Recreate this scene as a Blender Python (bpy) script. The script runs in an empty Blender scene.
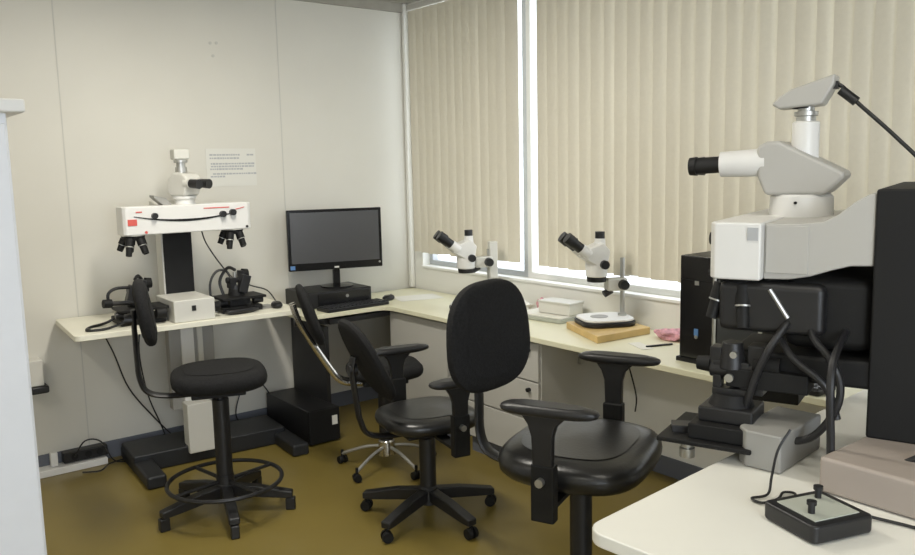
import bpy, bmesh, math, random
from mathutils import Vector, Matrix, Euler
random.seed(7)
PI = math.pi
S = bpy.context.scene
COL = S.collection
R = math.radians

# ------------------------------------------------------------------ materials
def mat(name, col, rough=.6, metal=0, spec=.5, noise=0, nscale=20, bump=0, bscale=80, coat=0, transl=0, emis=0, sheen=0):
    m = bpy.data.materials.new(name); m.use_nodes = True
    nt = m.node_tree; b = nt.nodes['Principled BSDF']
    b.inputs['Base Color'].default_value = (*col, 1)
    b.inputs['Roughness'].default_value = rough
    b.inputs['Metallic'].default_value = metal
    b.inputs['Specular IOR Level'].default_value = spec
    b.inputs['Coat Weight'].default_value = coat
    b.inputs['Sheen Weight'].default_value = sheen
    tc = nt.nodes.new('ShaderNodeTexCoord')
    if noise:
        n = nt.nodes.new('ShaderNodeTexNoise'); n.inputs['Scale'].default_value = nscale; n.inputs['Detail'].default_value = 5
        nt.links.new(tc.outputs['Object'], n.inputs['Vector'])
        r = nt.nodes.new('ShaderNodeValToRGB')
        r.color_ramp.elements[0].position = .3; r.color_ramp.elements[1].position = .7
        r.color_ramp.elements[0].color = (*[c * (1 - noise) for c in col], 1)
        r.color_ramp.elements[1].color = (*[min(1, c * (1 + noise)) for c in col], 1)
        nt.links.new(n.outputs['Fac'], r.inputs['Fac']); nt.links.new(r.outputs['Color'], b.inputs['Base Color'])
    if bump:
        n = nt.nodes.new('ShaderNodeTexNoise'); n.inputs['Scale'].default_value = bscale; n.inputs['Detail'].default_value = 3
        nt.links.new(tc.outputs['Object'], n.inputs['Vector'])
        bp = nt.nodes.new('ShaderNodeBump'); bp.inputs['Strength'].default_value = bump; bp.inputs['Distance'].default_value = .003
        nt.links.new(n.outputs['Fac'], bp.inputs['Height']); nt.links.new(bp.outputs['Normal'], b.inputs['Normal'])
    if transl:
        t = nt.nodes.new('ShaderNodeBsdfTranslucent'); t.inputs['Color'].default_value = (*col, 1)
        mx = nt.nodes.new('ShaderNodeMixShader'); mx.inputs[0].default_value = transl
        out = nt.nodes['Material Output']
        nt.links.new(b.outputs[0], mx.inputs[1]); nt.links.new(t.outputs[0], mx.inputs[2]); nt.links.new(mx.outputs[0], out.inputs[0])
    if emis:
        b.inputs['Emission Color'].default_value = (*col, 1); b.inputs['Emission Strength'].default_value = emis
    return m

M = dict(
    wall=mat('wall_paint', (.66, .64, .572), .55, noise=.02, nscale=2.5),
    seam=mat('seam_line', (.56, .55, .50), .7),
    parapet=mat('parapet_paint', (.82, .815, .77), .45),
    ceiling=mat('ceiling_board', (.36, .34, .29), .8, noise=.05),
    floor=mat('vinyl_floor', (.190, .142, .034), .36, noise=.10, nscale=1.6, coat=.12, bump=.05, bscale=25),
    base=mat('baseboard_vinyl', (.12, .13, .155), .6),
    blind=mat('blind_fabric', (.76, .72, .61), .75, noise=.02, nscale=60, transl=.10),
    rail=mat('blind_rail', (.62, .61, .58), .4),
    alu=mat('window_aluminium', (.52, .54, .56), .4, metal=.3),
    cab=mat('cabinet_enamel', (.76, .78, .82), .5, noise=.01),
    panel=mat('laminate_panel', (.52, .51, .47), .6),
    top=mat('worktop_laminate', (.76, .74, .55), .40, noise=.02, nscale=6),
    topw=mat('table_laminate', (.78, .76, .64), .42, noise=.02, nscale=6),
    topf=mat('near_table_laminate', (.80, .79, .72), .36, noise=.015, nscale=6),
    edge=mat('table_edge_band', (.66, .63, .50), .5),
    black=mat('black_plastic', (.012, .012, .013), .42),
    blackg=mat('black_gloss', (.010, .010, .011), .18),
    matte=mat('black_matte_metal', (.008, .008, .008), .6, spec=.3),
    darkframe=mat('dark_painted_steel', (.012, .013, .015), .5),
    fabric=mat('black_upholstery', (.012, .012, .0125), .9, bump=.4, bscale=260, noise=.35, nscale=120, spec=.25),
    vinyl=mat('black_vinyl', (.014, .014, .014), .30, bump=.15, bscale=90, spec=.55),
    chrome=mat('chrome', (.62, .60, .55), .22, metal=1),
    satin=mat('satin_steel', (.50, .50, .48), .4, metal=.9),
    cream=mat('instrument_cream', (.62, .61, .56), .40),
    white=mat('instrument_white', (.74, .735, .71), .38),
    grey=mat('instrument_grey', (.30, .295, .275), .5),
    warm=mat('instrument_beige', (.36, .31, .27), .5),
    headgrey=mat('instrument_stone_grey', (.44, .43, .40), .42),
    red=mat('red_print', (.62, .10, .08), .5),
    ink=mat('grey_ink', (.42, .43, .44), .7),
    paper=mat('paper', (.70, .69, .635), .7),
    sheet=mat('white_paper', (.80, .79, .72), .7),
    wood=mat('pale_wood', (.62, .44, .18), .5, noise=.12, nscale=9),
    pink=mat('pink_cloth', (.62, .32, .36), .8, noise=.35, nscale=45),
    screen=mat('screen_glass', (.075, .075, .078), .28, spec=.6),
    sticker=mat('pale_sticker', (.75, .74, .68), .5),
    blue=mat('blue_badge', (.10, .22, .45), .4),
    yellow=mat('yellow_card', (.62, .58, .28), .6),
    trayg=mat('tray_grey_green', (.42, .44, .38), .5),
    lamp=mat('lamp_diffuser', (1, .95, .84), .5, emis=3.0),
    sillwhite=mat('sill_paint', (.85, .85, .83), .4),
    glass=None)
def glass():
    m = bpy.data.materials.new('window_glass'); m.use_nodes = True; nt = m.node_tree
    nt.nodes.remove(nt.nodes['Principled BSDF'])
    t = nt.nodes.new('ShaderNodeBsdfTransparent'); g = nt.nodes.new('ShaderNodeBsdfGlossy'); g.inputs['Roughness'].default_value = .03
    mx = nt.nodes.new('ShaderNodeMixShader'); mx.inputs[0].default_value = .06
    nt.links.new(t.outputs[0], mx.inputs[1]); nt.links.new(g.outputs[0], mx.inputs[2])
    nt.links.new(mx.outputs[0], nt.nodes['Material Output'].inputs[0]); return m
M['glass'] = glass()

# ------------------------------------------------------------------ mesh builder
class MB:
    def __init__(s): s.bm = bmesh.new()
    def box(s, c, d, rot=(0, 0, 0), taper=None):
        r = bmesh.ops.create_cube(s.bm, size=1)['verts']
        mt = Matrix.Translation(c) @ Euler(rot).to_matrix().to_4x4()
        for v in r:
            x, y, z = v.co
            k = 1 if not taper else (taper if z > 0 else 1)
            v.co = mt @ Vector((x * d[0] * k, y * d[1] * k, z * d[2]))
        return s
    def cyl(s, a, b, r0, r1=None, seg=20):
        r1 = r0 if r1 is None else r1
        a = Vector(a); b = Vector(b); d = (b - a); q = d.to_track_quat('Z', 'Y').to_matrix()
        ra, rb = [], []
        for i in range(seg):
            t = 2 * PI * i / seg; o = Vector((math.cos(t), math.sin(t), 0))
            ra.append(s.bm.verts.new(a + q @ (o * r0))); rb.append(s.bm.verts.new(b + q @ (o * r1)))
        for i in range(seg):
            j = (i + 1) % seg; s.bm.faces.new((ra[i], ra[j], rb[j], rb[i]))
        s.bm.faces.new(ra[::-1]); s.bm.faces.new(rb)
        return s
    def lathe(s, prof, loc=(0, 0, 0), axis=(0, 0, 1), seg=28):
        q = Vector(axis).to_track_quat('Z', 'Y').to_matrix(); L = Vector(loc); rings = []
        for r, z in prof:
            if r < 1e-5: rings.append([s.bm.verts.new(L + q @ Vector((0, 0, z)))]); continue
            rings.append([s.bm.verts.new(L + q @ Vector((r * math.cos(2 * PI * i / seg), r * math.sin(2 * PI * i / seg), z))) for i in range(seg)])
        for A, B in zip(rings, rings[1:]):
            for i in range(seg):
                j = (i + 1) % seg
                if len(A) == 1 and len(B) == 1: continue
                if len(A) == 1: s.bm.faces.new((A[0], B[j], B[i]))
                elif len(B) == 1: s.bm.faces.new((A[i], A[j], B[0]))
                else: s.bm.faces.new((A[i], A[j], B[j], B[i]))
        if len(rings[0]) > 1: s.bm.faces.new(rings[0][::-1])
        if len(rings[-1]) > 1: s.bm.faces.new(rings[-1])
        return s
    def prism(s, pts, lo, hi, plane='XY', mt=None):
        def P(u, v, w):
            p = {'XY': (u, v, w), 'YZ': (w, u, v), 'XZ': (u, w, v)}[plane]
            return (mt @ Vector(p)) if mt else Vector(p)
        A = [s.bm.verts.new(P(u, v, lo)) for u, v in pts]; B = [s.bm.verts.new(P(u, v, hi)) for u, v in pts]
        n = len(pts)
        for i in range(n):
            j = (i + 1) % n; s.bm.faces.new((A[i], A[j], B[j], B[i]))
        s.bm.faces.new(A[::-1]); s.bm.faces.new(B)
        return s
    def tube(s, pts, r, seg=8, smooth=True, closed=False, flat=1):
        P = [Vector(p) for p in pts]
        if smooth and len(P) > 2:
            Q = []; n = len(P)
            rng = range(n) if closed else range(n - 1)
            for i in rng:
                p0 = P[(i - 1) % n] if (closed or i > 0) else P[0]; p1 = P[i]; p2 = P[(i + 1) % n]
                p3 = P[(i + 2) % n] if (closed or i + 2 < n) else P[-1]
                for k in range(6):
                    t = k / 6
                    Q.append(.5 * ((2 * p1) + (p2 - p0) * t + (2 * p0 - 5 * p1 + 4 * p2 - p3) * t * t + (3 * p1 - p0 - 3 * p2 + p3) * t ** 3))
            if not closed: Q.append(P[-1])
            P = Q
        n = len(P); rings = []; up = Vector((0, 0, 1)); prev = None
        for i in range(n):
            d = (P[(i + 1) % n] - P[i - 1]) if closed else (P[min(i + 1, n - 1)] - P[max(i - 1, 0)])
            d.normalize()
            if prev is None:
                prev = d.orthogonal() if abs(d.z) > .95 else d.cross(up).normalized()
            x = (prev - d * prev.dot(d)).normalized(); y = d.cross(x); prev = x
            rings.append([s.bm.verts.new(P[i] + x * (r * math.cos(2 * PI * k / seg)) + y * (r * flat * math.sin(2 * PI * k / seg))) for k in range(seg)])
        m = n if closed else n - 1
        for i in range(m):
            A = rings[i]; B = rings[(i + 1) % n]
            for k in range(seg):
                l = (k + 1) % seg; s.bm.faces.new((A[k], A[l], B[l], B[k]))
        if not closed: s.bm.faces.new(rings[0][::-1]); s.bm.faces.new(rings[-1])
        return s
    def cushion(s, w, d, t, n=3.0, mt=Matrix(), e=.35, seg=44, lay=10, dome=0, shape=None):
        # superellipse pad: w along X, d along Y, t along Z
        rings = []
        for k in range(lay + 1):
            ph = -PI / 2 + PI * k / lay; cr = max(0, math.cos(ph)) ** e; sz = math.copysign(abs(math.sin(ph)) ** .8, ph)
            if k in (0, lay): cr = .72
            ring = []
            for i in range(seg):
                a = 2 * PI * i / seg; c, q = math.cos(a), math.sin(a)
                x = math.copysign(abs(c) ** (2 / n), c); y = math.copysign(abs(q) ** (2 / n), q)
                if shape: x, y = shape(x, y)
                ring.append(s.bm.verts.new(mt @ Vector((x * w / 2 * cr, y * d / 2 * cr, sz * t / 2))))
            rings.append(ring)
        for A, B in zip(rings, rings[1:]):
            for i in range(seg):
                j = (i + 1) % seg; s.bm.faces.new((A[i], A[j], B[j], B[i]))
        for ring, z, sg in ((rings[0], -t / 2, -1), (rings[-1], t / 2, 1)):
            prevr = ring
            for f in (.5, .25):
                nr = []
                for v in ring:
                    loc = mt.inverted() @ v.co
                    nr.append(s.bm.verts.new(mt @ Vector((loc.x * f / 1, loc.y * f / 1, sg * t / 2 + sg * dome * (1 - f)))))
                for i in range(seg):
                    j = (i + 1) % seg; q = (prevr[i], prevr[j], nr[j], nr[i]); s.bm.faces.new(q if sg > 0 else q[::-1])
                prevr = nr
            c = s.bm.verts.new(mt @ Vector((0, 0, sg * t / 2 + sg * dome)))
            for i in range(seg):
                j = (i + 1) % seg; q = (prevr[i], prevr[j], c); s.bm.faces.new(q if sg > 0 else q[::-1])
        return s
    def build(s, name, m, parent=None, bevel=0, label=None, segs=2):
        bm = s.bm; bmesh.ops.recalc_face_normals(bm, faces=bm.faces)
        for f in bm.faces: f.smooth = True
        for ed in bm.edges:
            if len(ed.link_faces) == 2 and ed.calc_face_angle(0) > R(34): ed.smooth = False
        me = bpy.data.meshes.new(name); bm.to_mesh(me); bm.free()
        me.materials.append(M[m]); o = bpy.data.objects.new(name, me); COL.objects.link(o)
        if parent: o.parent = parent
        if bevel:
            b = o.modifiers.new('bevel', 'BEVEL'); b.width = bevel; b.segments = segs; b.limit_method = 'ANGLE'; b.angle_limit = R(34); b.harden_normals = True
        if label: o['label'] = label
        return o

def thing(name, label, cat, loc=(0, 0, 0), rz=0, group=None):
    o = bpy.data.objects.new(name, None); COL.objects.link(o); o.empty_display_size = .1
    o.location = loc; o.rotation_euler = (0, 0, rz); o['label'] = label; o['category'] = cat
    if group: o['group'] = group
    return o
def tag(o, label, cat, group=None):
    o['label'] = label; o['category'] = cat
    if group: o['group'] = group
    return o
def struct(o): o['kind'] = 'structure'; return o
def rect_round(x0, y0, x1, y1, r, seg=6):
    p = []
    for cx, cy, a in ((x1 - r, y1 - r, 0), (x0 + r, y1 - r, 90), (x0 + r, y0 + r, 180), (x1 - r, y0 + r, 270)):
        for k in range(seg + 1):
            t = R(a + 90 * k / seg); p.append((cx + r * math.cos(t), cy + r * math.sin(t)))
    return p

# ------------------------------------------------------------------ the room
XL, YF, ZC = -5.0, -6.6, 2.72
struct(MB().box(((XL) / 2, YF / 2, -.05), (-XL + .4, -YF + .4, .1)).build('floor', 'floor'))
struct(MB().box((XL / 2, YF / 2, ZC + .05), (-XL + .4, -YF + .4, .1)).build('ceiling', 'ceiling'))
struct(MB().box((XL / 2, .06, ZC / 2), (-XL + .3, .12, ZC)).build('wall_back', 'wall'))
struct(MB().box((XL - .06, YF / 2, ZC / 2), (.12, -YF, ZC)).build('wall_left', 'wall'))
# near wall with a window opening that lets cool daylight in
w = MB()
w.box((-1.1, YF - .06, ZC / 2), (2.2, .12, ZC)); w.box((-4.8, YF - .06, ZC / 2), (.4, .12, ZC))
w.box((-3.4, YF - .06, .45), (2.4, .12, .9)); w.box((-3.4, YF - .06, 2.51), (2.4, .12, .42))
struct(w.build('wall_front', 'wall'))
# window wall
WZ0, WZ1, WY0, WY1 = .925, 2.665, -.13, -5.3
w = MB()
w.box((.07, YF / 2, WZ0 / 2), (.14, -YF, WZ0)); w.box((.07, YF / 2, (WZ1 + ZC) / 2), (.14, -YF, ZC - WZ1))
w.box((.07, WY0 / 2, (WZ0 + WZ1) / 2), (.14, -WY0, WZ1 - WZ0)); w.box((.07, (WY1 + YF) / 2, (WZ0 + WZ1) / 2), (.14, WY1 - YF, WZ1 - WZ0))
struct(w.build('wall_right', 'parapet'))
struct(MB().box((.01, (WY0 + WY1) / 2, WZ0 - .008), (.05, WY0 - WY1, .018)).build('trim_6', 'sillwhite', bevel=.004))
# two window units
for n, (y0, y1) in enumerate(((WY0, -1.145), (-1.145, -3.3), (-3.3, WY1))):
    f = MB(); t = .035
    for yy in (y0 - t / 2, y1 + t / 2): f.box((.085, yy, (WZ0 + WZ1) / 2), (.05, t, WZ1 - WZ0))
    for zz in (WZ0 + t / 2, WZ1 - t / 2): f.box((.085, (y0 + y1) / 2, zz), (.05, abs(y1 - y0) - 2 * t, t))
    fo = struct(f.build('window_%d' % (n + 1), 'white' if n else 'alu', bevel=.003))
    g = MB().box((.085, (y0 + y1) / 2, (WZ0 + WZ1) / 2), (.006, abs(y1 - y0) - .07, WZ1 - WZ0 - .07)).build('window_pane', 'glass', fo)
f = MB(); t = .05
for xx in (-4.575, -2.225, -3.4): f.box((xx, YF - .06, 1.6), (t, .06, 1.4))
for zz in (.925, 2.275): f.box((-3.4, YF - .06, zz), (2.4, .06, t))
fo = struct(f.build('window_4', 'alu'))
MB().box((-3.4, YF - .06, 1.6), (2.3, .006, 1.3)).build('window_pane', 'glass', fo)
# wall panel seams, corner moulding, baseboards
for k, x in enumerate((-3.6, -2.248, -.973)):
    struct(MB().box((x, -.0008, ZC / 2), (.006, .0016, ZC)).build('trim_%d' % (k + 1), 'seam'))
struct(MB().box((-.022, -.022, ZC / 2 + .38), (.038, .038, ZC - .76)).build('trim_4', 'parapet', bevel=.012, segs=3))
struct(MB().box((XL / 2, -.012, ZC - .03), (-XL, .024, .06)).build('trim_5', 'ceiling'))
struct(MB().box((XL / 2, -.006, .05), (-XL, .012, .10)).build('baseboard_back', 'base', bevel=.003))
struct(MB().box((-.006, YF / 2, .05), (.012, -YF - .03, .10)).build('baseboard_right', 'base', bevel=.003))
# vertical blinds
def blind(y0, y1, label, nm, ztop):
    b = thing('vertical_blind', label, 'blind', (-.055, (y0 + y1) / 2, 1.03), 0, None)
    L = abs(y1 - y0)
    MB().box((0, 0, ztop - 1.03), (.045, L + .02, .035)).build('headrail', 'rail', b, bevel=.004)
    s = MB(); n = round(L / .0805); p = L / n; rnd = random.Random(nm)
    for i in range(n):
        yc = -L / 2 + (i + .5) * p; a = R(-rnd.choice((15, 16, 17, 16, 18, 15, 14, 21))); hw = .0445 if rnd.random() > .13 else .0355
        zl = -rnd.uniform(0, .008); N = 6; A = []
        for zz in (zl, ztop - 1.05):
            for sgn in (1, -1):
                row = []
                for k in range(N + 1):
                    u = -hw + 2 * hw * k / N; bow = .0035 * (1 - (u / hw) ** 2) + sgn * .0005
                    x = u * math.sin(a) - bow * math.cos(a); y = u * math.cos(a) + bow * math.sin(a)
                    row.append(s.bm.verts.new((x, yc + y, zz)))
                A.append(row)
        f0, b0, f1, b1 = A
        for k in range(N):
            s.bm.faces.new((f0[k], f0[k + 1], f1[k + 1], f1[k])); s.bm.faces.new((b0[k], b1[k], b1[k + 1], b0[k + 1]))
            s.bm.faces.new((f0[k], b0[k], b0[k + 1], f0[k + 1])); s.bm.faces.new((f1[k], f1[k + 1], b1[k + 1], b1[k]))
        s.bm.faces.new((f0[0], f1[0], b1[0], b0[0])); s.bm.faces.new((f0[N], b0[N], b1[N], f1[N]))
    s.build('slats', 'blind', b)
    return b
blind(-.13, -1.19, 'beige vertical blind in the room corner, the narrower one left of the bright window gap', 3, 2.668)
blind(-1.372, -5.35, 'wide beige vertical blind running right from the bright window gap behind the big microscope', 8, 2.668)

# ceiling lamps
lamps = ((-1.9, -1.75), (-1.9, -4.2), (-3.9, -1.9), (-3.9, -4.4))
for k, (x, y) in enumerate(lamps):
    t = thing('ceiling_lamp', 'long fluorescent ceiling lamp %s' % ('over the swivel chairs', 'over the near table', 'over the tall cabinet', 'behind the photographer')[k], 'lamp', (x, y, ZC), 0, 'ceiling lamps')
    MB().box((0, 0, -.03), (.28, 1.25, .06)).build('lamp_housing', 'rail', t)
    MB().box((0, 0, -.065), (.22, 1.18, .012)).build('diffuser', 'lamp', t)
    L = bpy.data.lights.new('lamp_light', 'AREA'); L.shape = 'RECTANGLE'; L.size = .22; L.size_y = 1.18
    L.energy = (43, 8, 17, 10)[k]; L.color = (1, .955, .86)
    lo = bpy.data.objects.new('lamp_light', L); COL.objects.link(lo); lo.location = (x, y, ZC - .078)
# daylight through the window behind the camera
L = bpy.data.lights.new('daylight', 'AREA'); L.shape = 'RECTANGLE'; L.size = 2.2; L.size_y = 1.3; L.energy = 75; L.color = (.84, .91, 1)
lo = bpy.data.objects.new('daylight', L); COL.objects.link(lo); lo.location = (-3.4, YF - .02, 1.6); lo.rotation_euler = (R(90), 0, 0)

# ------------------------------------------------------------------ tall cabinet, wall things
t = thing('tall_cabinet', 'tall white cabinet cut off by the left edge of the photo', 'cabinet', (-3.36, -2.03, 0))
MB().box((0, 0, .04), (.86, .56, .08)).build('plinth', 'cab', t)
MB().box((0, .0, .925), (.90, .60, 1.69)).build('body', 'cab', t, bevel=.004)
MB().box((.012, -.012, 1.785), (.955, .66, .035)).build('cap', 'white', t, bevel=.006)
for sx in (-.225, .225):
    d = MB().box((sx, -.309, .925), (.435, .018, 1.63)).build('door', 'cab', t, bevel=.003)
    MB().box((sx + (.18 if sx < 0 else -.18), -.326, 1.0), (.012, .018, .14)).build('handle', 'satin', d, bevel=.003)
tag(MB().box((-3.03, -2.2, 1.8155), (.14, .09, .024), (0, 0, .2)).build('card_box', 'yellow', bevel=.002), 'small yellow box lying on top of the tall white cabinet', 'box')

t = thing('wall_notice', 'pale printed notice taped to the wall right of the left microscope camera', 'notice', (-1.316, -.001, 1.632))
MB().box((0, -.001, 0), (.315, .0016, .225)).build('sheet', 'paper', t)
def textline(x0, x1, z, h=.010):
    m = MB(); x = x0; rn = random.Random(z)
    while x < x1:
        wd = rn.uniform(.008, .022); m.box((x + wd / 2, -.0022, z), (wd, .0006, h * rn.uniform(.8, 1.1))); x += wd + .0035
    m.build('text_line', 'ink', t)
for a in ((-.135, .045, .075), (.10, .125, .075), (-.135, .045, .055), (-.13, .14, .022), (-.13, .14, .006), (-.135, .06, -.010), (-.12, .14, -.038), (-.135, -.05, -.054)): textline(*a)
for k, (x, z) in enumerate(((-1.404, 2.359), (-1.366, 2.362), (-1.391, 2.286))):
    tag(MB().cyl((x, .001, z), (x, -.003, z), .009, seg=12).build('wall_plug', 'seam'), 'small round grey plug in the back wall, %s of three' % ('upper left', 'upper right', 'lowest')[k], 'plug', 'wall plugs')
t = thing('wall_socket_box', 'beige box with a black base on the wall beside the tall cabinet', 'box', (-2.50, -.045, .50))
MB().box((0, 0, .07), (.075, .09, .14), (0, 0, 0)).build('housing', 'cream', t, bevel=.006)
MB().box((.012, -.01, -.02), (.09, .10, .04)).build('plug', 'black', t, bevel=.010)
t = thing('power_strip', 'black power strip against the baseboard left of the grey table foot', 'power strip', (-2.285, -.05, .045))
MB().box((0, 0, .03), (.23, .055, .06), (0, 0, 0)).build('housing', 'black', t, bevel=.006)
MB().box((-.16, -.005, .035), (.035, .04, .075)).build('plug', 'white', t, bevel=.004)
for dx in (-.06, .01, .07): MB().cyl((dx, -.027, .03), (dx, -.032, .03), .018).build('socket', 'matte', t)
tag(MB().box((-2.46, -.055, .019), (.56, .09, .038)).build('cable_duct', 'white', bevel=.004), 'white cable duct on the floor under the black power strip', 'cable duct')

# ------------------------------------------------------------------ L-shaped worktop
WT = .755
t = thing('corner_worktop', 'L-shaped pale yellow worktop along the back wall and the window wall', 'worktop', (-.3, -.3, 0))
pts = [(-1.14, -.015), (-.012, -.015), (-.012, -3.42), (-.58, -3.42), (-.58, -.60), (-.60, -.545), (-.65, -.525), (-1.14, -.525)]
pts = [(x + .3, y + .3) for x, y in pts]
MB().prism(pts, WT - .028, WT).build('top', 'top', t, bevel=.004)
MB().box((-.69, .02, .335), (.025, .44, .67)).build('side_panel', 'black', t, label='black side panel at the left end')
MB().box((-.69, .02, .70), (.03, .44, .03)).build('rail', 'black', t)
MB().box((-.46, .0, .7), (.43, .44, .03)).build('drawer_slot', 'black', t, label='dark slot under the monitor side')
MB().box((.02, -3.08, .365), (.50, .025, .725)).build('side_panel', 'panel', t)
MB().box((.06, -1.57, .645), (.03, .02, .16)).build('bracket', 'satin', t)
def cabinet(y0, y1, drawers, label, m='panel'):
    yc = (y0 + y1) / 2; L = abs(y1 - y0)
    t = thing('base_cabinet', label, 'cabinet', (-.29, yc, 0))
    MB().box((.01, 0, .045), (.46, L - .02, .09)).build('plinth', 'base', t)
    MB().box((.01, 0, .405), (.48, L, .63)).build('body', m, t, bevel=.002)
    n = drawers
    for k in range(n):
        h = .62 / n; zc = .095 + h * (k + .5)
        d = MB().box((-.24, 0, zc), (.018, L - .012, h - .008)).build('drawer' if n > 1 else 'door', m, t, bevel=.003)
        if n > 1: MB().cyl((-.249, -L / 2 + .07, zc + h / 2 - .045), (-.268, -L / 2 + .07, zc + h / 2 - .045), .011).build('knob', 'black', d)
    return t
cabinet(-.50, -1.10, 1, 'plain pale grey cabinet under the worktop corner beside the monitor side')
cabinet(-1.27, -1.86, 3, 'pale drawer cabinet with round black knobs under the window worktop')

# ------------------------------------------------------------------ monitor, desktop case, keyboard, mouse
t = thing('desktop_computer', 'flat black desktop computer under the monitor', 'computer', (-.80, -.200, WT), R(-2))
MB().box((0, 0, .055), (.46, .30, .10)).build('case', 'black', t, bevel=.006)
MB().box((.03, -.153, .055), (.36, .008, .075)).build('front_panel', 'blackg', t, bevel=.003)
MB().cyl((.05, -.157, .065), (.05, -.162, .065), .010).build('power_button', 'satin', t)
for sx in (-.2, .2): MB().cyl((sx, -.11, 0), (sx, -.11, .006), .014).build('foot', 'matte', t)
t = thing('monitor', 'black widescreen monitor standing on the flat desktop computer', 'monitor', (-.735, -.2, WT + .106), R(-17))
MB().lathe([(.0, 0), (.105, 0), (.105, .008), (.04, .014), (0, .014)]).build('base', 'blackg', t)
MB().box((0, .01, .06), (.045, .03, .10)).build('stand', 'blackg', t, bevel=.005)
MB().box((0, .0, .305), (.610, .030, .385)).build('bezel', 'blackg', t, bevel=.006)
MB().box((0, .022, .30), (.40, .03, .25), taper=.8).build('rear_housing', 'black', t, bevel=.01)
MB().box((0, -.0155, .320), (.57, .003, .320)).build('screen', 'screen', t)
MB().box((0, -.0165, .127), (.03, .002, .010)).build('logo', 'sticker', t)
MB().box((-.28, -.0165, .135), (.03, .002, .025)).build('sticker', 'blue', t)
MB().cyl((.285, -.015, .145), (.285, -.0175, .145), .007).build('power_button', 'satin', t)
t = thing('keyboard', 'black keyboard in front of the flat desktop computer', 'keyboard', (-.765, -.448, WT), R(2))
MB().prism(rect_round(-.225, -.07, .225, .07, .012), .001, .020).build('body', 'black', t, bevel=.003)
kb = MB()
for r in range(5):
    for c in range(15): kb.box((-.203 + c * .029, -.048 + r * .024, .0235), (.024, .019, .008), taper=.8)
kb.build('keys', 'black', t)
def mouse(loc, rz, label):
    t = thing('computer_mouse', label, 'mouse', loc, rz)
    mt = Matrix.Translation((0, 0, .017))
    MB().cushion(.10, .06, .033, 2.3, mt, e=.6, seg=24, lay=8).build('shell', 'black', t)
    MB().cyl((.028, 0, .030), (.028, 0, .038), .004).build('wheel', 'grey', t)
mouse((-.455, -.37, WT), R(20), 'black mouse on the worktop right of the keyboard')

# ------------------------------------------------------------------ electric tables
TT = .835
t = thing('lift_table', 'pale motorised table carrying the comparison microscope at the back wall', 'table', (-1.807, -.352, 0), R(-4))
MB().prism(rect_round(-.585, -.30, .585, .30, .03), TT - .028, TT).build('table_top', 'topw', t, bevel=.003)
c = MB().box((.055, .05, .545), (.25, .07, .50)).build('column', 'grey', t, bevel=.006)
MB().box((.03, .012, .545), (.07, .014, .50)).build('column_cover', 'white', c, bevel=.003)
MB().box((.10, .012, .545), (.03, .012, .50)).build('column_cover', 'cream', c, bevel=.003)
MB().box((.05, -.03, .20), (.14, .10, .28)).build('column_base', 'cream', t, bevel=.006)
MB().box((.11, .05, .18), (.22, .07, .30)).build('column_sleeve', 'grey', t, bevel=.004)
MB().box((.12, .10, .05), (.86, .30, .10)).build('crossbar', 'darkframe', t, bevel=.01)
for x in (-.26, .53): MB().box((x, -.02, .035), (.10, .62, .07)).build('foot', 'darkframe', t, bevel=.015)
NT = .845
nt = thing('lift_table', 'white laminate table with rounded corner at the lower right, nearest the camera', 'table', (-2.13, -3.650, 0), R(4.5))
MB().prism(rect_round(0, -.86, 2.05, 0, .05, 8), NT - .03, NT).build('table_top', 'topf', nt, bevel=.004)
MB().box((1.15, -.43, .43), (.25, .08, .77)).build('column', 'satin', nt, bevel=.006)
MB().box((1.15, -.43, .04), (1.1, .12, .08)).build('crossbar', 'darkframe', nt, bevel=.01)
for x in (.75, 1.6): MB().box((x, -.45, .035), (.09, .62, .07)).build('foot', 'darkframe', nt, bevel=.012)

# ------------------------------------------------------------------ comparison microscopes
def objectives(t, x, y, z, sc=1):
    n = MB().cyl((x, y, z + .022), (x, y, z + .001), .058, .062).build('nosepiece', 'matte' if sc > 1 else 'cream', t)
    d = MB().cyl((x, y, z + .002), (x, y, z - .022), .060, .052).build('turret', 'matte', t)
    for k in range(5):
        a = 2 * PI * k / 5 + .3; r = .042 * sc
        p = Vector((x + r * math.cos(a), y + r * math.sin(a), z - .014)); q = p + Vector((math.cos(a) * .028, math.sin(a) * .028, (-.085 + .012 * (k % 3)) * sc))
        ob = MB().cyl(p, p.lerp(q, .45), .021, .021, 16).cyl(p.lerp(q, .45), q, .017, .015, 16).build('objective', 'matte', t)
        MB().cyl(p.lerp(q, .46), p.lerp(q, .50), .0215, .0215, 16).build('ring', 'satin', ob)
def stage(t, x, y, big=False):
    f = 1.2
    MB().box((x, y, .018), (.19 * f, .17 * f, .03)).build('stage_base', 'matte', t, bevel=.004)
    MB().box((x, y - .01, .050), (.12, .12, .035)).build('stage_block', 'black', t, bevel=.004)
    MB().box((x + .01, y - .02, .078), (.21 * f, .15 * f, .014)).build('stage_plate', 'matte', t, bevel=.003)
    b = MB()
    b.cyl((x, y, .08), (x, y, .14), .042, .034); b.box((x - .02, y, .155), (.035, .06, .06)); b.box((x + .035, y, .17), (.02, .06, .10))
    b.cyl((x - .05, y, .17), (x + .06, y, .17), .016)
    b.build('specimen_holder', 'black', t, bevel=.002)
    MB().cyl((x + .045, y, .20), (x + .075, y, .20), .030, .026).build('holder_knob', 'matte', t)
    MB().cyl((x, y - .002, .165), (x, y - .002, .215), .011).build('holder_pin', 'satin', t)
    for s in (-1, 1):
        MB().cyl((x + s * .075, y - .06, .055), (x + s * .13, y - .06, .055), .020, .018).build('stage_knob', 'black', t)
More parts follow.
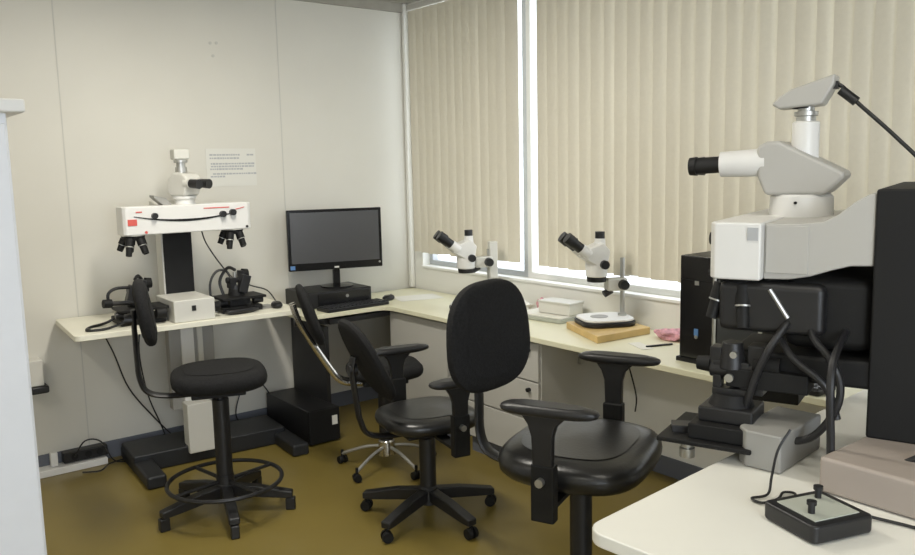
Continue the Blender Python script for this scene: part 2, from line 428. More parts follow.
def comparison(loc, rz, label, big):
    t = thing('comparison_microscope', label, 'microscope', loc, rz)
    # bridge beam with chamfered near ends
    pl = [(-.325, -.115), (-.31, -.13), (.335, -.13), (.355, -.115), (.355, .0), (-.325, .0)]
    bm_ = MB().prism(pl, .457, .603)
    br = bm_.build('bridge', 'white', t, bevel=.006)
    # dark swoosh on the bridge front
    sw = MB(); N = 24
    P = []
    for k in range(N + 1):
        u = -1 + 2 * k / N; P.append((u * .27 + .0, -.1315, .553 - .030 * (1 - u * u)))
    for a, b in zip(P, P[1:]):
        u = abs((a[0] + b[0]) / 2) / .27; h = .0105 * (1 - u * .75)
        sw.box(((a[0] + b[0]) / 2, -.1315, (a[2] + b[2]) / 2), (abs(b[0] - a[0]) * 1.08, .004, h * 1.3), (0, -math.atan2(b[2] - a[2], b[0] - a[0]), 0))
    sw.build('dark_stripe', 'matte', br)
    MB().box((-.280, -.1315, .523), (.045, .003, .032)).build('logo', 'red', br, label='red logo block')
    MB().box((-.245, -.1315, .575), (.03, .003, .006)).box((.16, -.1315, .580), (.14, .003, .005)).box((.29, -.1315, .572), (.05, .003, .004), (0, -.2, 0)).build('lettering', 'red', br, label='thin red lettering')
    for x, z in ((-.17, .553), (.19, .545), (.245, .552)): MB().cyl((x, -.13, z), (x, -.155, z), .015 if x < 0 else .017).build('lever_knob', 'black', br)
    for x in (-.215, .325): MB().cyl((x, -.13, .470), (x, -.136, .470), .007).build('screw', 'red' if x < 0 else 'black', br)
    if big:
        prof = [(0, .458), (.06, .460), (.11, .470), (.16, .488), (.20, .500), (.25, .502), (.25, .675), (.235, .673), (.205, .655), (.17, .625), (.135, .606), (.08, .600), (0, .600)]
        MB().prism(prof, -.30, .32, 'YZ').build('arm', 'headgrey', t, bevel=.004)
        MB().box((.322, .055, .535), (.006, .10, .120)).build('side_plate', 'headgrey', t, bevel=.002)
        MB().box((.3565, -.02, .575), (.003, .026, .032)).build('label_plate', 'ink', br)
        MB().box((.0, .37, .385), (.66, .24, .60)).build('column', 'matte', t, bevel=.006)
        MB().box((.10, .15, .375), (.40, .21, .185)).build('lamp_housing', 'matte', t, bevel=.03)
        MB().box((.25, .02, .385), (.17, .26, .13)).build('objective_changer', 'black', t, bevel=.02)
        MB().tube([(.335, .02, .435), (.335, .065, .365)], .006, smooth=False).build('lever', 'satin', t)
    else:
        prof = [(-.02, .50), (.10, .50), (.20, .50), (.20, .62), (.16, .62), (.10, .605), (-.02, .60)]
        MB().prism(prof, -.10, .10, 'YZ').build('arm', 'cream', t, bevel=.004)
        MB().prism([(-.095, .60), (-.145, .645), (-.145, .655), (-.085, .64), (-.05, .60)], -.06, .02, 'XZ').build('arm_fin', 'grey', t)
        MB().box((.0, .12, .29), (.155, .12, .50)).build('column', 'matte', t, bevel=.004)
        MB().box((-.081, .12, .29), (.012, .10, .50)).build('column_side', 'cream', t, bevel=.004)
    # head
    MB().lathe([(0, .598), (.085, .598), (.085, .605), (.083, .655), (.075, .662), (0, .662)] if big else [(0, .60), (.055, .60), (.05, .625), (.062, .632), (.062, .645), (0, .645)]).build('head_ring', 'white', t)
    if big:
        MB().cyl((.083, 0, .64), (.090, 0, .64), .004).build('set_screw', 'matte', t)
        hp = [(-.111, .796), (-.085, .809), (-.05, .809), (-.022, .794), (.12, .72), (.115, .705), (.07, .66), (-.086, .66), (-.108, .713)]
        MB().prism(hp, -.07, .07, 'YZ').build('head', 'headgrey', t, bevel=.012, segs=3)
        for s in (-1, 1):
            tb = MB().cyl((s * .032, -.09, .752), (s * .036, -.215, .748), .040, .036, 24).build('eyepiece_tube', 'white', t)
            MB().cyl((s * .036, -.213, .748), (s * .038, -.300, .744), .0235, .0245, 24).cyl((s * .038, -.285, .744), (s * .038, -.305, .7435), .028, .026, 24).build('eyecup', 'black', tb)
        MB().lathe([(0, .74), (.036, .74), (.036, .858), (.030, .862), (0, .862)], (0, .005, 0)).build('photo_tube', 'white', t)
        MB().lathe([(0, .86), (.026, .86), (.026, .875), (.031, .877), (.031, .888), (.022, .89), (.022, .905), (0, .905)], (0, .005, 0)).build('camera_mount', 'satin', t)
        cp = [(-.082, .910), (-.062, .930), (-.03, .950), (.082, .984), (.078, .955), (.05, .903), (-.06, .897)]
        cm = MB().prism(cp, -.04, .04, 'YZ').build('camera', 'headgrey', t, bevel=.008, segs=3)
        MB().box((0, .075, .955), (.03, .02, .02)).build('cable_plug', 'black', cm)
        MB().cyl((.0, -.005, .897), (0, -.005, .905), .028).build('camera_ring', 'matte', cm)
        for o_ in t.children:
            if o_.name.split('.')[0] in ('head', 'head_ring', 'set_screw', 'eyepiece_tube', 'photo_tube', 'camera_mount', 'camera'): o_.location.y = .028
    else:
        hp = [(-.075, .74), (-.05, .765), (.02, .775), (.06, .74), (.07, .67), (.05, .645), (-.05, .645), (-.07, .69)]
        MB().prism(hp, -.058, .058, 'YZ', Matrix.Rotation(R(28), 4, 'Z')).build('head', 'cream', t, bevel=.012, segs=3)
        rot = Matrix.Rotation(R(28), 3, 'Z')
        for s in (-1, 1):
            a = rot @ Vector((s * .034, -.05, .715)); b = rot @ Vector((s * .036, -.085, .712)); c = rot @ Vector((s * .037, -.145, .708))
            tb = MB().cyl(a, b, .030, .028).build('eyepiece_tube', 'cream', t)
            MB().cyl(b, c, .023, .026).build('eyecup', 'black', tb)
        MB().lathe([(0, .77), (.032, .77), (.030, .80), (.024, .80), (.024, .822), (.036, .824), (.036, .838), (0, .838)], (-.01, 0, 0)).build('photo_tube', 'satin', t)
        MB().box((-.012, 0, .868), (.085, .075, .055)).build('camera', 'cream', t, bevel=.008)
    if not big:
        for o_ in t.children:
            if o_.name.split('.')[0] in ('head', 'head_ring', 'eyepiece_tube', 'photo_tube', 'camera'): o_.location.x = .035
    for s in (-1, 1):
        objectives(t, s * .265, -.065, .452, 1.25 if big else 1)
        if not big: stage(t, s * .265, -.06)
    if not big:
        for s in (-1, 1):
            MB().tube([(s * .22, -.02, .06), (s * .20, .0, .16), (s * .24, -.02, .235), (s * .27, -.06, .225)], .009).build('light_guide', 'black', t)
            MB().cyl((s * .27, -.06, .05), (s * .27, -.06, .12), .055, .04).build('turntable', 'matte', t)
            MB().box((s * .30, -.10, .15), (.05, .05, .10), (0, .3, 0)).build('clamp', 'black', t, bevel=.004)
        MB().tube([(-.30, -.10, .19), (-.38, -.12, .195), (-.42, -.12, .17), (-.42, -.12, .12)], .008).build('light_guide', 'black', t)
        MB().tube([(-.28, -.10, .11), (-.36, -.14, .12), (-.43, -.15, .125)], .012).build('light_arm', 'black', t)
        MB().cyl((-.415, -.15, .125), (-.455, -.155, .128), .022).build('lamp_knob', 'matte', t)
        bb = MB().box((-.030, -.10, .058), (.215, .30, .115)).build('base_box', 'cream', t, bevel=.006)
        MB().box((-.035, -.2515, .070), (.022, .003, .028)).build('socket', 'black', bb)
        MB().box((-.035, .08, .012), (.50, .30, .022)).build('base_plate', 'cream', t, bevel=.004)
        for s in (-1, 1): MB().cyl((-.045 + s * .118, -.19, .055), (-.045 + s * .165, -.19, .055), .030, .026).build('focus_knob', 'matte', t)
    return t
comparison((-1.785, -.375, TT), R(-2), 'white comparison microscope on the table at the back wall', False)
RS = comparison((-1.153, -3.536, NT), R(199), 'large white comparison microscope with black column at the right, nearest the camera', True)
# stage group of the near microscope, in the microscope's own frame
sx, sy = .325, -.070
MB().box((sx, sy - .04, .040), (.25, .24, .012)).build('stage_plate', 'matte', RS, bevel=.003)
MB().box((sx + .02, sy, .066), (.16, .17, .04)).build('stage_block', 'matte', RS, bevel=.004)
MB().box((sx + .04, sy - .11, .055), (.05, .07, .02), (0, 0, .35)).build('stage_arm', 'black', RS, bevel=.002)
MB().box((sx, sy, .105), (.13, .14, .04)).build('slide_block', 'black', RS, bevel=.006)
MB().cyl((sx, sy, .125), (sx, sy, .155), .058, .045).build('turntable', 'matte', RS)
h = MB(); h.box((sx, sy - .035, .195), (.035, .022, .09)); h.box((sx, sy + .035, .195), (.035, .022, .09)); h.cyl((sx, sy - .055, .215), (sx, sy + .055, .215), .022); h.box((sx, sy, .16), (.05, .09, .02)); h.cyl((sx, sy, .22), (sx, sy, .29), .034, .026); h.box((sx - .02, sy + .06, .22), (.06, .04, .13)); h.box((sx - .01, sy - .04, .25), (.05, .03, .05))
h.build('specimen_holder', 'black', RS, bevel=.003)
MB().cyl((sx + .022, sy, .20), (sx + .035, sy, .20), .011).build('clamp_screw', 'satin', RS)
MB().cyl((sx + .02, sy + .01, .262), (sx + .035, sy + .01, .262), .009).build('clamp_screw', 'satin', RS)
MB().cyl((sx, sy - .055, .225), (sx, sy - .09, .225), .022, .018).build('holder_knob', 'matte', RS)
MB().cyl((sx, sy + .055, .235), (sx, sy + .12, .235), .022, .024).build('holder_knob', 'matte', RS)
MB().cyl((sx + .05, sy - .10, .036), (sx + .05, sy - .10, -.01), .010).cyl((sx + .05, sy - .10, .026), (sx + .05, sy - .10, .006), .017).cyl((sx + .05, sy - .10, .002), (sx + .05, sy - .10, -.022), .020).build('stage_knob', 'satin', RS, label='bright steel knob below the stage')
MB().box((.20, .17, .235), (.24, .50, .07)).build('stage_carrier', 'matte', RS, bevel=.01)
MB().box((sx - .02, .02, .20), (.09, .20, .05)).build('stage_rail', 'matte', RS, bevel=.004)
mtb = Matrix.Rotation(R(-12), 4, 'Z')
MB().prism([(.40, -.075), (.43, -.045), (.43, .045), (.18, .045), (.18, -.075)], .001, .095, 'XY', mtb @ Matrix.Translation((0, .130, 0))).build('illuminator_base', 'grey', RS, bevel=.006)
def loc_rs(wx, wy):
    c_, s_ = math.cos(R(199)), math.sin(R(199)); dx, dy = wx + 1.153, wy + 3.536
    return (dx * c_ + dy * s_, -dx * s_ + dy * c_)
MB().prism([loc_rs(*q) for q in ((-1.585, -3.87), (-1.585, -4.36), (-.90, -4.36), (-.90, -3.87))], .001, .085).build('base', 'warm', RS, bevel=.01)
fx = -.265
MB().box((fx, -.08, .04), (.20, .18, .08)).build('stage_block', 'matte', RS, bevel=.004)
MB().box((fx, -.08, .10), (.24, .20, .014)).build('stage_plate', 'matte', RS, bevel=.003)
MB().cyl((fx, -.08, .10), (fx, -.08, .20), .045, .03).box((fx, -.08, .21), (.05, .08, .06)).build('specimen_holder', 'black', RS, bevel=.003)
for P in ([(.30, .07, .36), (.34, .06, .345), (.36, .03, .29), (.36, .0, .22), (.35, -.03, .12)],
          [(.22, .14, .40), (.33, .12, .335), (.37, .17, .28), (.37, .195, .22), (.37, .185, .15), (.37, .13, .075), (.37, .05, .06), (.37, -.02, .073)],
          [(.30, .03, .33), (.35, .08, .27), (.36, .16, .21), (.36, .19, .13)],
          [(.20, .20, .36), (.43, .185, .28), (.45, .19, .10), (.45, .195, .025), (.45, .22, .012), (.45, .29, .04), (.45, .38, .10)]):
    MB().tube(P, .0095, 10).build('light_guide', 'black', RS)
MB().tube([(0, .105, .957), (0, .115, .955), (0, .13, .942), (0, .158, .908), (0, .207, .86), (0, .255, .812), (.0, .34, .72), (.0, .42, .60), (0, .44, .45)], .0055, 10).build('camera_cable', 'black', RS)
MB().cyl((0, .118, .942), (0, .158, .908), .013, seg=16).build('cable_ferrite', 'black', RS)

t = thing('joystick_controller', 'black controller box with two small joysticks on the near white table', 'controller', (-1.755, -3.96, NT), R(-18))
MB().prism(rect_round(-.078, -.074, .078, .074, .014), .002, .040).build('housing', 'black', t, bevel=.006)
MB().box((0, 0, .0405), (.115, .108, .003)).build('panel', 'trayg', t, bevel=.001)
for x, y in ((-.035, -.02), (.035, .035)): MB().cyl((x, y, .041), (x, y, .062), .007).cyl((x, y, .060), (x, y, .068), .010).build('joystick', 'black', t)
tag(MB().tube([(-1.672, -3.99, .865), (-1.645, -4.02, .852), (-1.625, -4.10, .8495), (-1.62, -4.22, .8495), (-1.64, -4.36, .8495)], .0035).build('controller_cable', 'black'), 'black cable running right from the joystick controller', 'cable')
tag(MB().tube([(-1.585, -3.80, .975), (-1.62, -3.79, .93), (-1.66, -3.80, .88), (-1.70, -3.815, .853), (-1.74, -3.80, .850), (-1.745, -3.83, .850), (-1.70, -3.84, .850), (-1.66, -3.83, .851), (-1.645, -3.85, .850), (-1.69, -3.87, .850)], .003).build('looped_cable', 'black'), 'thin black cable looped on the near table beside the controller', 'cable')

# ------------------------------------------------------------------ stereo microscopes
def stereo(loc, rz, label, post_h, arm_z, hs, chunky):
    t = thing('stereo_microscope', label, 'microscope', loc, rz)
    MB().prism([(a * 1.0, b * 1.12) for a, b in rect_round(-.125, -.125, .125, .125, .07, 8)], .001, .022).build('base_rim', 'black', t, bevel=.004)
    MB().prism([(a * .99, b * 1.11) for a, b in rect_round(-.12, -.12, .12, .12, .068, 8)], .022, .036).build('base', 'white', t, bevel=.008, segs=3)
    MB().cyl((0, -.03, .036), (0, -.03, .0385), .045).build('stage_disc', 'grey', t)
    px = .095
    MB().cyl((0, px, .03), (0, px, .05), .022).build('post_foot', 'satin', t)
    if chunky:
        MB().box((0, px + .01, .05 + (post_h - .05) / 2), (.035, .035, post_h - .05)).build('post', 'satin', t, bevel=.003)
        MB().box((0, px + .025, arm_z + .01), (.05, .05, .22)).build('focus_column', 'cream', t, bevel=.006)
    else:
        MB().cyl((0, px, .04), (0, px, post_h), .012).build('post', 'satin', t)
    a = MB().box((0, px - .035, arm_z), (.065, .11, .065)).build('focus_arm', 'cream', t, bevel=.010)
    for s in (-1, 1): MB().cyl((s * .027, px - .01, arm_z), (s * .062, px - .01, arm_z), .027, .024).build('focus_knob', 'black', a)
    MB().cyl((0, px - .06, arm_z - .03), (0, px - .10, arm_z - .05), .018).build('clamp', 'black', a)
    z0 = hs
    MB().lathe([(0, z0), (.047, z0), (.050, z0 + .024), (.0, z0 + .024)], (0, -.045, 0)).build('lens_ring', 'black', t)
    hd = MB(); hd.lathe([(0, z0 + .02), (.044, z0 + .02), (.047, z0 + .09), (.040, z0 + .115), (.0, z0 + .115)], (0, -.045, 0))
    hd.prism([(-.12, z0 + .105), (-.105, z0 + .135), (-.03, z0 + .165), (.0, z0 + .13), (-.01, z0 + .075), (-.06, z0 + .07)], -.045, .045, 'YZ')
    h_ = hd.build('head', 'white', t, bevel=.006); h_.scale = (1.22, 1.22, 1.22); h_.location = (0, .010, -z0 * .22)
    for s in (-1, 1):
        MB().cyl((s * .030, -.09, z0 + .115), (s * .032, -.125, z0 + .143), .024).build('eyepiece_tube', 'white', h_)
        MB().cyl((s * .032, -.122, z0 + .141), (s * .033, -.165, z0 + .175), .021).cyl((s * .033, -.155, z0 + .167), (s * .0335, -.185, z0 + .191), .025, .024).build('eyepiece', 'black', h_)
        MB().cyl((s * .045, -.03, z0 + .075), (s * .066, -.03, z0 + .075), .018).build('zoom_knob', 'black', h_)
    MB().lathe([(0, z0 + .14), (.024, z0 + .14), (.022, z0 + .18), (.0, z0 + .18)], (0, -.03, 0)).build('photo_tube', 'white', h_)
    MB().lathe([(0, z0 + .18), (.020, z0 + .18), (.020, z0 + .208), (.0, z0 + .208)], (0, -.03, 0)).build('tube_cap', 'black', h_)
    return t
stereo((-.205, -2.0, .794), R(243), 'stereo microscope standing on the pale wooden board, right of the tall chair back', .335, .200, .218, False)
stereo((-.275, -1.03, WT), R(246), 'stereo microscope rising behind the tall chair back, nearest the room corner', .36, .285, .225, True)

# ------------------------------------------------------------------ things on the window worktop
tag(MB().prism([(-.305, -1.825), (-.47, -2.19), (-.11, -2.215), (.0 - .02, -1.90)], WT + .001, WT + .036).build('wooden_board', 'wood', bevel=.003), 'pale wooden board under the stereo microscope on the window worktop', 'board')
t = thing('tray', 'flat grey green tray holding a cream box, left of the wooden board', 'tray', (-.155, -1.55, WT), R(6))
tr = MB().prism(rect_round(-.11, -.17, .11, .17, .015), .001, .022).build('tray_body', 'trayg', t, bevel=.003)
MB().prism(rect_round(-.10, -.16, .10, .16, .012), .022, .030).build('tray_liner', 'sheet', t, bevel=.002)
t = thing('storage_box', 'cream lidded box lying on the flat grey green tray', 'box', (-.12, -1.60, WT + .031), R(6))
MB().box((0, 0, .03), (.12, .22, .058)).build('box_body', 'paper', t, bevel=.004)
MB().box((0, 0, .064), (.128, .228, .012)).build('lid', 'cream', t, bevel=.003)
def crumple(nm, m, loc, sc, seed, label, cat, amp=.35):
    bm = bmesh.new(); bmesh.ops.create_icosphere(bm, subdivisions=4, radius=1); rn = random.Random(seed)
    off = [Vector((rn.uniform(-1, 1), rn.uniform(-1, 1), rn.uniform(-1, 1))).normalized() for _ in range(14)]
    for v in bm.verts:
        n = v.co.normalized(); k = sum(abs(math.sin(3.5 * n.dot(o) + i)) * (1 if i % 2 else -1) for i, o in enumerate(off)) / 3 - .1
        v.co = n * (1 + amp * k); v.co = Vector((v.co.x * sc[0], v.co.y * sc[1], max(v.co.z, -.75) * sc[2]))
    zmin = min(v.co.z for v in bm.verts)
    for v in bm.verts: v.co += Vector(loc) - Vector((0, 0, zmin - .001))
    me = bpy.data.meshes.new(nm); bm.to_mesh(me); bm.free(); me.materials.append(M[m])
    o = bpy.data.objects.new(nm, me); COL.objects.link(o); return tag(o, label, cat)
crumple('crumpled_cloth', 'pink', (-.14, -2.36, WT), (.055, .085, .028), 3, 'crumpled pink cloth left of the black computer tower', 'cloth')
crumple('crumpled_tissue', 'pink', (-.045, -1.37, WT), (.022, .035, .045), 5, 'small pink crumpled tissue behind the grey green tray', 'tissue')
crumple('crumpled_paper', 'sheet', (-.10, -1.25, WT), (.06, .075, .035), 9, 'crumpled white paper right of the corner stereo microscope', 'paper')
for k, (x, y, sx_, sy_, a, z, lb) in enumerate(((-.26, -.42, .21, .297, 75, 0, 'white sheet of paper lying in the worktop corner'), (-.28, -1.32, .15, .20, 15, 0, 'white sheet of paper in front of the grey green tray'), (-.36, -2.36, .06, .15, -25, 0, 'small pale slip of paper in front of the wooden board'))):
    tag(MB().box((x, y, WT + .0015), (sx_, sy_, .0012), (0, 0, R(a))).build('paper_sheet', 'sheet'), lb, 'paper')
tag(MB().box((-.30, -2.42, WT + .005), (.012, .14, .008), (0, 0, R(70))).build('black_pen', 'black', bevel=.003), 'thin black pen lying beside the pink cloth', 'pen')

t = thing('computer_tower', 'black computer tower standing on the window worktop behind the near microscope', 'computer', (-.285, -2.735, WT), 0)
MB().box((.0, 0, .238), (.31, .172, .44)).build('case', 'black', t, bevel=.004)
MB().box((-.166, 0, .238), (.016, .172, .44)).build('front_panel', 'blackg', t, bevel=.005)
MB().box((-.172, -.083, .235), (.014, .008, .425)).build('edge_strip', 'satin', t, label='thin bright strip down the front edge')
MB().box((-.1750, 0, .355), (.004, .150, .003)).build('drive_slot', 'matte', t)
MB().box((-.1755, .0, .345), (.004, .02, .018)).build('badge', 'satin', t)
MB().box((-.1755, .0, .135), (.004, .020, .030)).build('badge', 'blue', t)
MB().cyl((-.174, .0, .115), (-.178, .0, .115), .008).build('power_button', 'satin', t)
MB().box((-.01, -.01, .009), (.34, .215, .018)).build('foot', 'matte', t)
t = thing('keyboard', 'black keyboard on the window worktop in front of the black computer tower', 'keyboard', (-.50, -3.11, WT), R(-89))
MB().prism(rect_round(-.22, -.07, .22, .07, .012), .001, .020).build('body', 'black', t, bevel=.003)
kb = MB()
for r in range(5):
    for c in range(15): kb.box((-.2 + c * .0285, -.048 + r * .024, .0235), (.024, .019, .008), taper=.8)
kb.build('keys', 'black', t)

# things on the left lift table
t = thing('stage_controller', 'oval black handset lying right of the cream base box of the left microscope', 'controller', (-1.545, -.575, TT), R(5))
MB().cushion(.20, .065, .032, 2.3, Matrix.Translation((0, 0, .017)), e=.6, seg=28, lay=8).build('shell', 'black', t)
MB().cyl((.04, 0, .03), (.04, 0, .05), .010).build('joystick', 'matte', t)
tag(MB().box((-1.385, -.475, TT + .003), (.15, .12, .005), (0, 0, .1)).build('mouse_mat', 'grey', bevel=.001), 'dark grey mouse mat at the right end of the microscope table', 'mat')
mouse((-1.325, -.545, TT), R(80), 'black mouse at the right end of the microscope table')
def cable(pts, r, nm, lb, m='black', g=None): return tag(MB().tube(pts, r).build(nm, m), lb, 'cable', g)
cable([(-2.03, -.45, .92), (-2.10, -.50, .872), (-2.24, -.55, .844), (-2.33, -.53, .842), (-2.30, -.45, .843), (-2.20, -.40, .850), (-2.10, -.38, .90)], .007, 'looped_cable', 'thick black cable loop lying on the left end of the microscope table')
cable([(-1.64, -.30, 1.28), (-1.60, -.26, 1.20), (-1.52, -.24, 1.08), (-1.42, -.18, .98), (-1.30, -.16, .92), (-1.20, -.16, .88), (-1.15, -.18, .80)], .004, 'hanging_cable', 'thin cable hanging from the left microscope bridge down towards the monitor')
cable([(-1.643, -.40, .845), (-1.642, -.38, .98), (-1.60, -.37, 1.05), (-1.55, -.38, 1.055), (-1.53, -.40, 1.02)], .007, 'light_cable', 'black cable arching up beside the right stage of the left microscope')
cable([(-2.17, -.06, .80), (-2.10, -.07, .62), (-2.03, -.07, .40), (-1.90, -.06, .20), (-1.80, -.055, .07), (-1.74, -.055, .006)], .004, 'drop_cable', 'thin cable dropping from the left half of the microscope table to the floor')
cable([(-1.93, -.06, .80), (-1.96, -.07, .60), (-1.93, -.07, .35), (-1.86, -.055, .14), (-1.82, -.05, .006)], .004, 'drop_cable', 'thin cable dropping beside the column of the microscope table')
cable([(-2.35, -.10, .08), (-2.30, -.14, .17), (-2.22, -.15, .15), (-2.16, -.16, .03), (-2.05, -.14, .012), (-1.95, -.12, .06), (-1.86, -.10, .10)], .004, 'floor_cable', 'thin black cable looping over the power strip on the floor')
cable([(-2.33, -.16, .006), (-2.25, -.20, .006), (-2.18, -.13, .010), (-2.08, -.10, .006), (-2.0, -.16, .006)], .004, 'floor_cable', 'dark cable lying on the floor in front of the power strip')
cable([(-1.34, -.05, .006), (-1.40, -.05, .10), (-1.38, -.06, .22), (-1.34, -.07, .30), (-1.24, -.07, .29), (-1.15, -.055, .16)], .004, 'tower_cable', 'thin cable rising behind the black computer on the floor')
cable([(-.02, -2.05, .30), (-.05, -2.08, .40), (-.04, -2.02, .55)], .004, 'wall_cable', 'thin dark cable hanging under the window worktop')
t = thing('floor_computer', 'black computer tower lying on the floor beside the black desk panel', 'computer', (-1.065, -.33, 0), R(0))
MB().box((-.03, 0, .11), (.20, .56, .20)).build('case', 'black', t, bevel=.006)
MB().box((-.03, -.285, .11), (.20, .02, .20)).build('front_panel', 'matte', t, bevel=.005)
MB().box((.035, -.2965, .135), (.035, .003, .055)).build('sticker', 'sticker', t)
MB().box((-.03, 0, .006), (.16, .5, .012)).build('foot', 'matte', t)

# ------------------------------------------------------------------ chairs
def chair(label, loc, yaw, seat_h, seat=(.46, .46, .09), back=(.42, .34, .06), back_z=.30, back_off=.27, recline=12, backturn=0,
          arms=None, metal='black', ring=None, legs=(5, .30, 0), castors=True, seatmat='fabric', backmat='fabric', barside=0):
    t = thing('swivel_chair', label, 'chair', (loc[0], loc[1], 0), R(yaw), None)
    sw, sd, st = seat
    def shp(x, y): return (x, y * (1 - .08 * (x < 0) * abs(x)))
    MB().cushion(sw, sd, st, 3.2, Matrix.Translation((0, 0, seat_h - st / 2)), e=.3, dome=.006, shape=shp).build('seat', seatmat, t)
    MB().box((-.01, 0, seat_h - st - .014), (.24, .20, .03)).build('seat_plate', 'matte', t, bevel=.004)
    MB().tube([(.0, .08, seat_h - st - .02), (.02, .22, seat_h - st - .025), (.03, .27, seat_h - st - .02)], .006).build('lever', 'black', t)
    # backrest
    bh, bw, bt = back; zc = seat_h + back_z + bh / 2
    mt = Matrix.Translation((-back_off, 0, zc)) @ Matrix.Rotation(R(backturn), 4, 'Z') @ Matrix.Rotation(R(90 - recline), 4, 'Y')
    MB().cushion(bh, bw, bt, 2.7, mt, e=.3, dome=.006, shape=lambda x, y: (x, y * (1 + .06 * x))).build('backrest', backmat, t)
    # L-shaped bar
    xo = back_off + bt / 2 + .012; zl = seat_h - st - .02; sh = math.tan(R(recline))
    pth = [(-.06, 0, zl), (-xo * .62, 0, zl), (-xo * .90, 0, zl + .025), (-xo * 1.0, 0, zl + .09), (-xo - (back_z) * sh * .3, 0, seat_h + back_z * .6), (-xo - bh * .15 * sh, 0, zc - bh * .12), (-xo - bh * .1 * sh, 0, zc + bh * .05)]
    if metal == 'chrome':
        pth = [(-.06, 0, zl), (-xo * .38, 0, zl), (-xo * .56, 0, zl + .02), (-xo * .70, 0, zl + .09), (-xo * 1.02, 0, zc - .06), (-xo * 1.12, 0, zc + .06)]
        for s in (-1, 1): MB().tube([(x, y + s * .030, z) for x, y, z in pth], .0165, 10).build('back_bar', metal, t)
    else:
        MB().tube(pth, .029, 10, flat=.42).build('back_bar', metal, t)
    MB().cyl((-xo - .01, -.0, zc - bh * .1), (-xo - .045, 0, zc - bh * .1), .026).build('back_knob', 'black', t)
    # column
    n, rad, ph = legs; hub = .115
    cl = MB(); cl.cyl((0, 0, .22 if seat_h < .58 else .34), (0, 0, seat_h - st - .03), .017)
    cl.build('gas_lift', 'black' if metal != 'chrome' else 'black', t)
    MB().cyl((0, 0, hub - .03), (0, 0, seat_h - st - .06), .038, .038).build('column', 'black', t)
    hb = MB().lathe([(0, hub - .045), (.048, hub - .045), (.045, hub + .03), (.032, hub + .045), (0, hub + .045)]).build('hub', 'black' if metal != 'chrome' else 'chrome', t)
    for k in range(n):
        a = R(ph - yaw + 360 * k / n); c, s = math.cos(a), math.sin(a)
        lg = MB()
        if metal == 'chrome':
            lg.tube([(c * .03, s * .03, hub), (c * rad * .5, s * rad * .5, hub - .015), (c * rad, s * rad, .055)], .009, 8)
            l = lg.build('leg', 'satin', t)
        else:
            m4 = Matrix.Rotation(a, 4, 'Z')
            lg.prism([(.03, hub + .025), (.03, hub - .03), (rad - .03, .062), (rad + .012, .062), (rad + .012, .092), (rad * .5, hub + .012)], -.024, .024, 'XZ', m4)
            l = lg.build('leg', 'black', t, bevel=.006)
        if castors:
            cs = MB(); p = Vector((c * rad, s * rad, 0)); q = Vector((-s, c, 0)) if k % 2 else Vector((c * .6 - s * .8, s * .6 + c * .8, 0)).normalized()
            r_ = .026 if metal != 'chrome' else .022
            for sg in (-1, 1): cs.cyl(p + q * sg * .007 + Vector((0, 0, r_)), p + q * sg * .024 + Vector((0, 0, r_)), r_, r_ * .9, 18)
            cs.cyl(p + Vector((0, 0, r_)), p + Vector((0, 0, .075)), .008)
            cs.build('castor', 'matte', l)
        else:
            MB().box((c * rad, s * rad, .030), (.045, .038, .060), (0, 0, a)).build('glide', 'black', l, bevel=.006)
    if ring:
        rr, rz = ring; P = [(rr * math.cos(2 * PI * k / 16), rr * math.sin(2 * PI * k / 16), rz) for k in range(16)]
        fr = MB().tube(P, .010, 8, closed=True).build('foot_ring', 'black', t)
        for k in range(4):
            a = PI / 2 * k + .5; MB().tube([(.02 * math.cos(a), .02 * math.sin(a), rz), (rr * math.cos(a), rr * math.sin(a), rz)], .009, smooth=False).build('ring_spoke', 'black', fr)
        MB().cyl((0, 0, rz - .03), (0, 0, rz + .03), .042).build('ring_collar', 'black', fr)
    if arms:
        dist, ah, low, axo = arms
        for s in (-1, 1):
            y = s * dist
            ar = thing_part('armrest', t)
            Mx = Matrix.Translation((.04 + axo, y, ah - .016))
            MB().cushion(.31, .085, .034, 3.0, Mx, e=.35, seg=36, lay=8, shape=lambda x, yy: (x, yy * (1 - .12 * x))).build('arm_pad', 'black', ar)
            # tapering post
            x0 = .02 + axo
            pf = [(x0 - .07, ah - .03), (x0 + .08, ah - .03), (x0 + .045, ah - .065), (x0 + .035, ah - .10), (x0 + .032, low + .09), (x0 - .028, low + .09), (x0 - .034, ah - .10), (x0 - .045, ah - .065)]
            MB().prism(pf, y - .014, y + .014, 'XZ').build('arm_post', 'black', ar, bevel=.006)
            MB().box((x0 + .002, y - s * .004, low + .09), (.075, .042, .18)).build('height_bracket', 'matte', ar, bevel=.006)
            MB().box((x0, y - s * .10, seat_h - st - .012), (.05, .22, .014)).build('arm_strut', 'matte', ar)
            MB().cyl((x0, y + s * .016, low + .13), (x0, y + s * .036, low + .13), .013).build('arm_knob', 'satin', ar)
    return t
def thing_part(name, parent):
    o = bpy.data.objects.new(name, None); COL.objects.link(o); o.parent = parent; return o
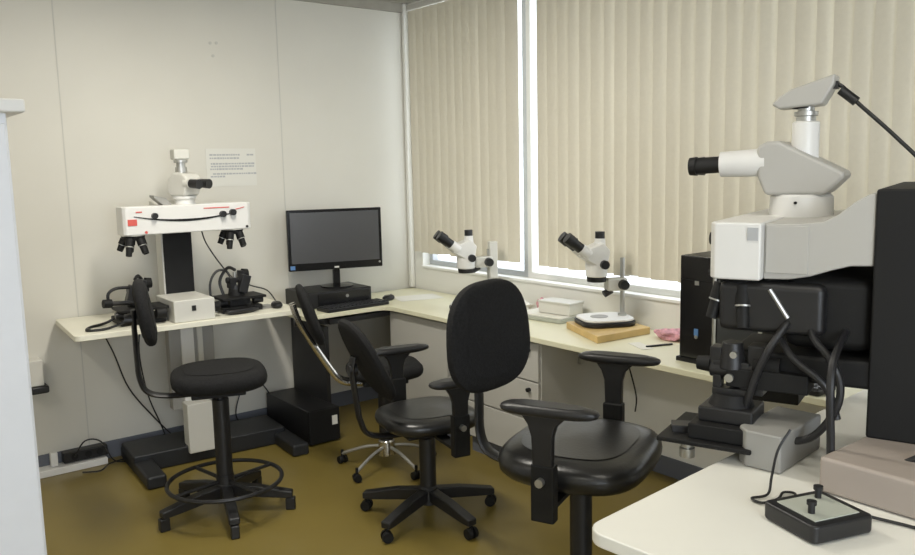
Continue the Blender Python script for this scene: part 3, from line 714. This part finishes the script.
chair('black fabric drafting stool with a foot ring in front of the left microscope', (-1.93, -1.17), -18, .71, seat=(.43, .45, .095), back=(.30, .36, .06), back_z=.13, back_off=.30, recline=9, ring=(.262, .16), legs=(5, .30, 326), castors=False)
chair('swivel chair with a chrome back tube, half hidden behind the armchair back', (-1.02, -1.17), -22, .585, seat=(.40, .40, .08), back=(.33, .34, .05), back_z=.115, back_off=.38, recline=18, metal='chrome', legs=(5, .26, 200))
chair('black swivel armchair in the middle with a tilted oval back seen from behind', (-1.23, -1.84), -12, .52, seat=(.44, .44, .08), back=(.40, .38, .05), back_z=.06, back_off=.28, recline=26, arms=(.35, .735, .40, -.02), legs=(5, .31, 54), seatmat='vinyl')
chair('large black armchair with a tall oval back in front of the near table', (-1.37, -2.93), -66, .69, seat=(.50, .58, .11), back=(.39, .45, .065), back_z=.13, back_off=.335, recline=4, backturn=-12, arms=(.355, .90, .535, -.015), legs=(5, .28, 10), seatmat='vinyl')

# ------------------------------------------------------------------ world, camera, view
wd = bpy.data.worlds.new('World'); S.world = wd; wd.use_nodes = True
bg = wd.node_tree.nodes['Background']; bg.inputs[0].default_value = (.86, .93, 1, 1); bg.inputs[1].default_value = 3.2
cd = bpy.data.cameras.new('Camera'); cam = bpy.data.objects.new('Camera', cd); COL.objects.link(cam); S.camera = cam
cd.sensor_fit = 'HORIZONTAL'; cd.sensor_width = 36; cd.lens = 815.4 / 915 * 36; cd.clip_start = .02
p, rl, y = R(7.665), R(-1.239), R(51.95)
f = Vector((math.cos(y) * math.cos(p), math.sin(y) * math.cos(p), -math.sin(p)))
r0 = Vector((math.sin(y), -math.cos(y), 0)); u0 = r0.cross(f)
rr = r0 * math.cos(rl) + u0 * math.sin(rl); uu = rr.cross(f)
m = Matrix((rr, uu, -f)).transposed().to_4x4(); m.translation = (-3.330, -4.776, 1.60)
cam.matrix_world = m
S.view_settings.view_transform = 'Standard'; S.view_settings.look = 'None'; S.view_settings.exposure = -.15; S.view_settings.gamma = 1
S.cycles.max_bounces = 8; S.cycles.use_denoising = True
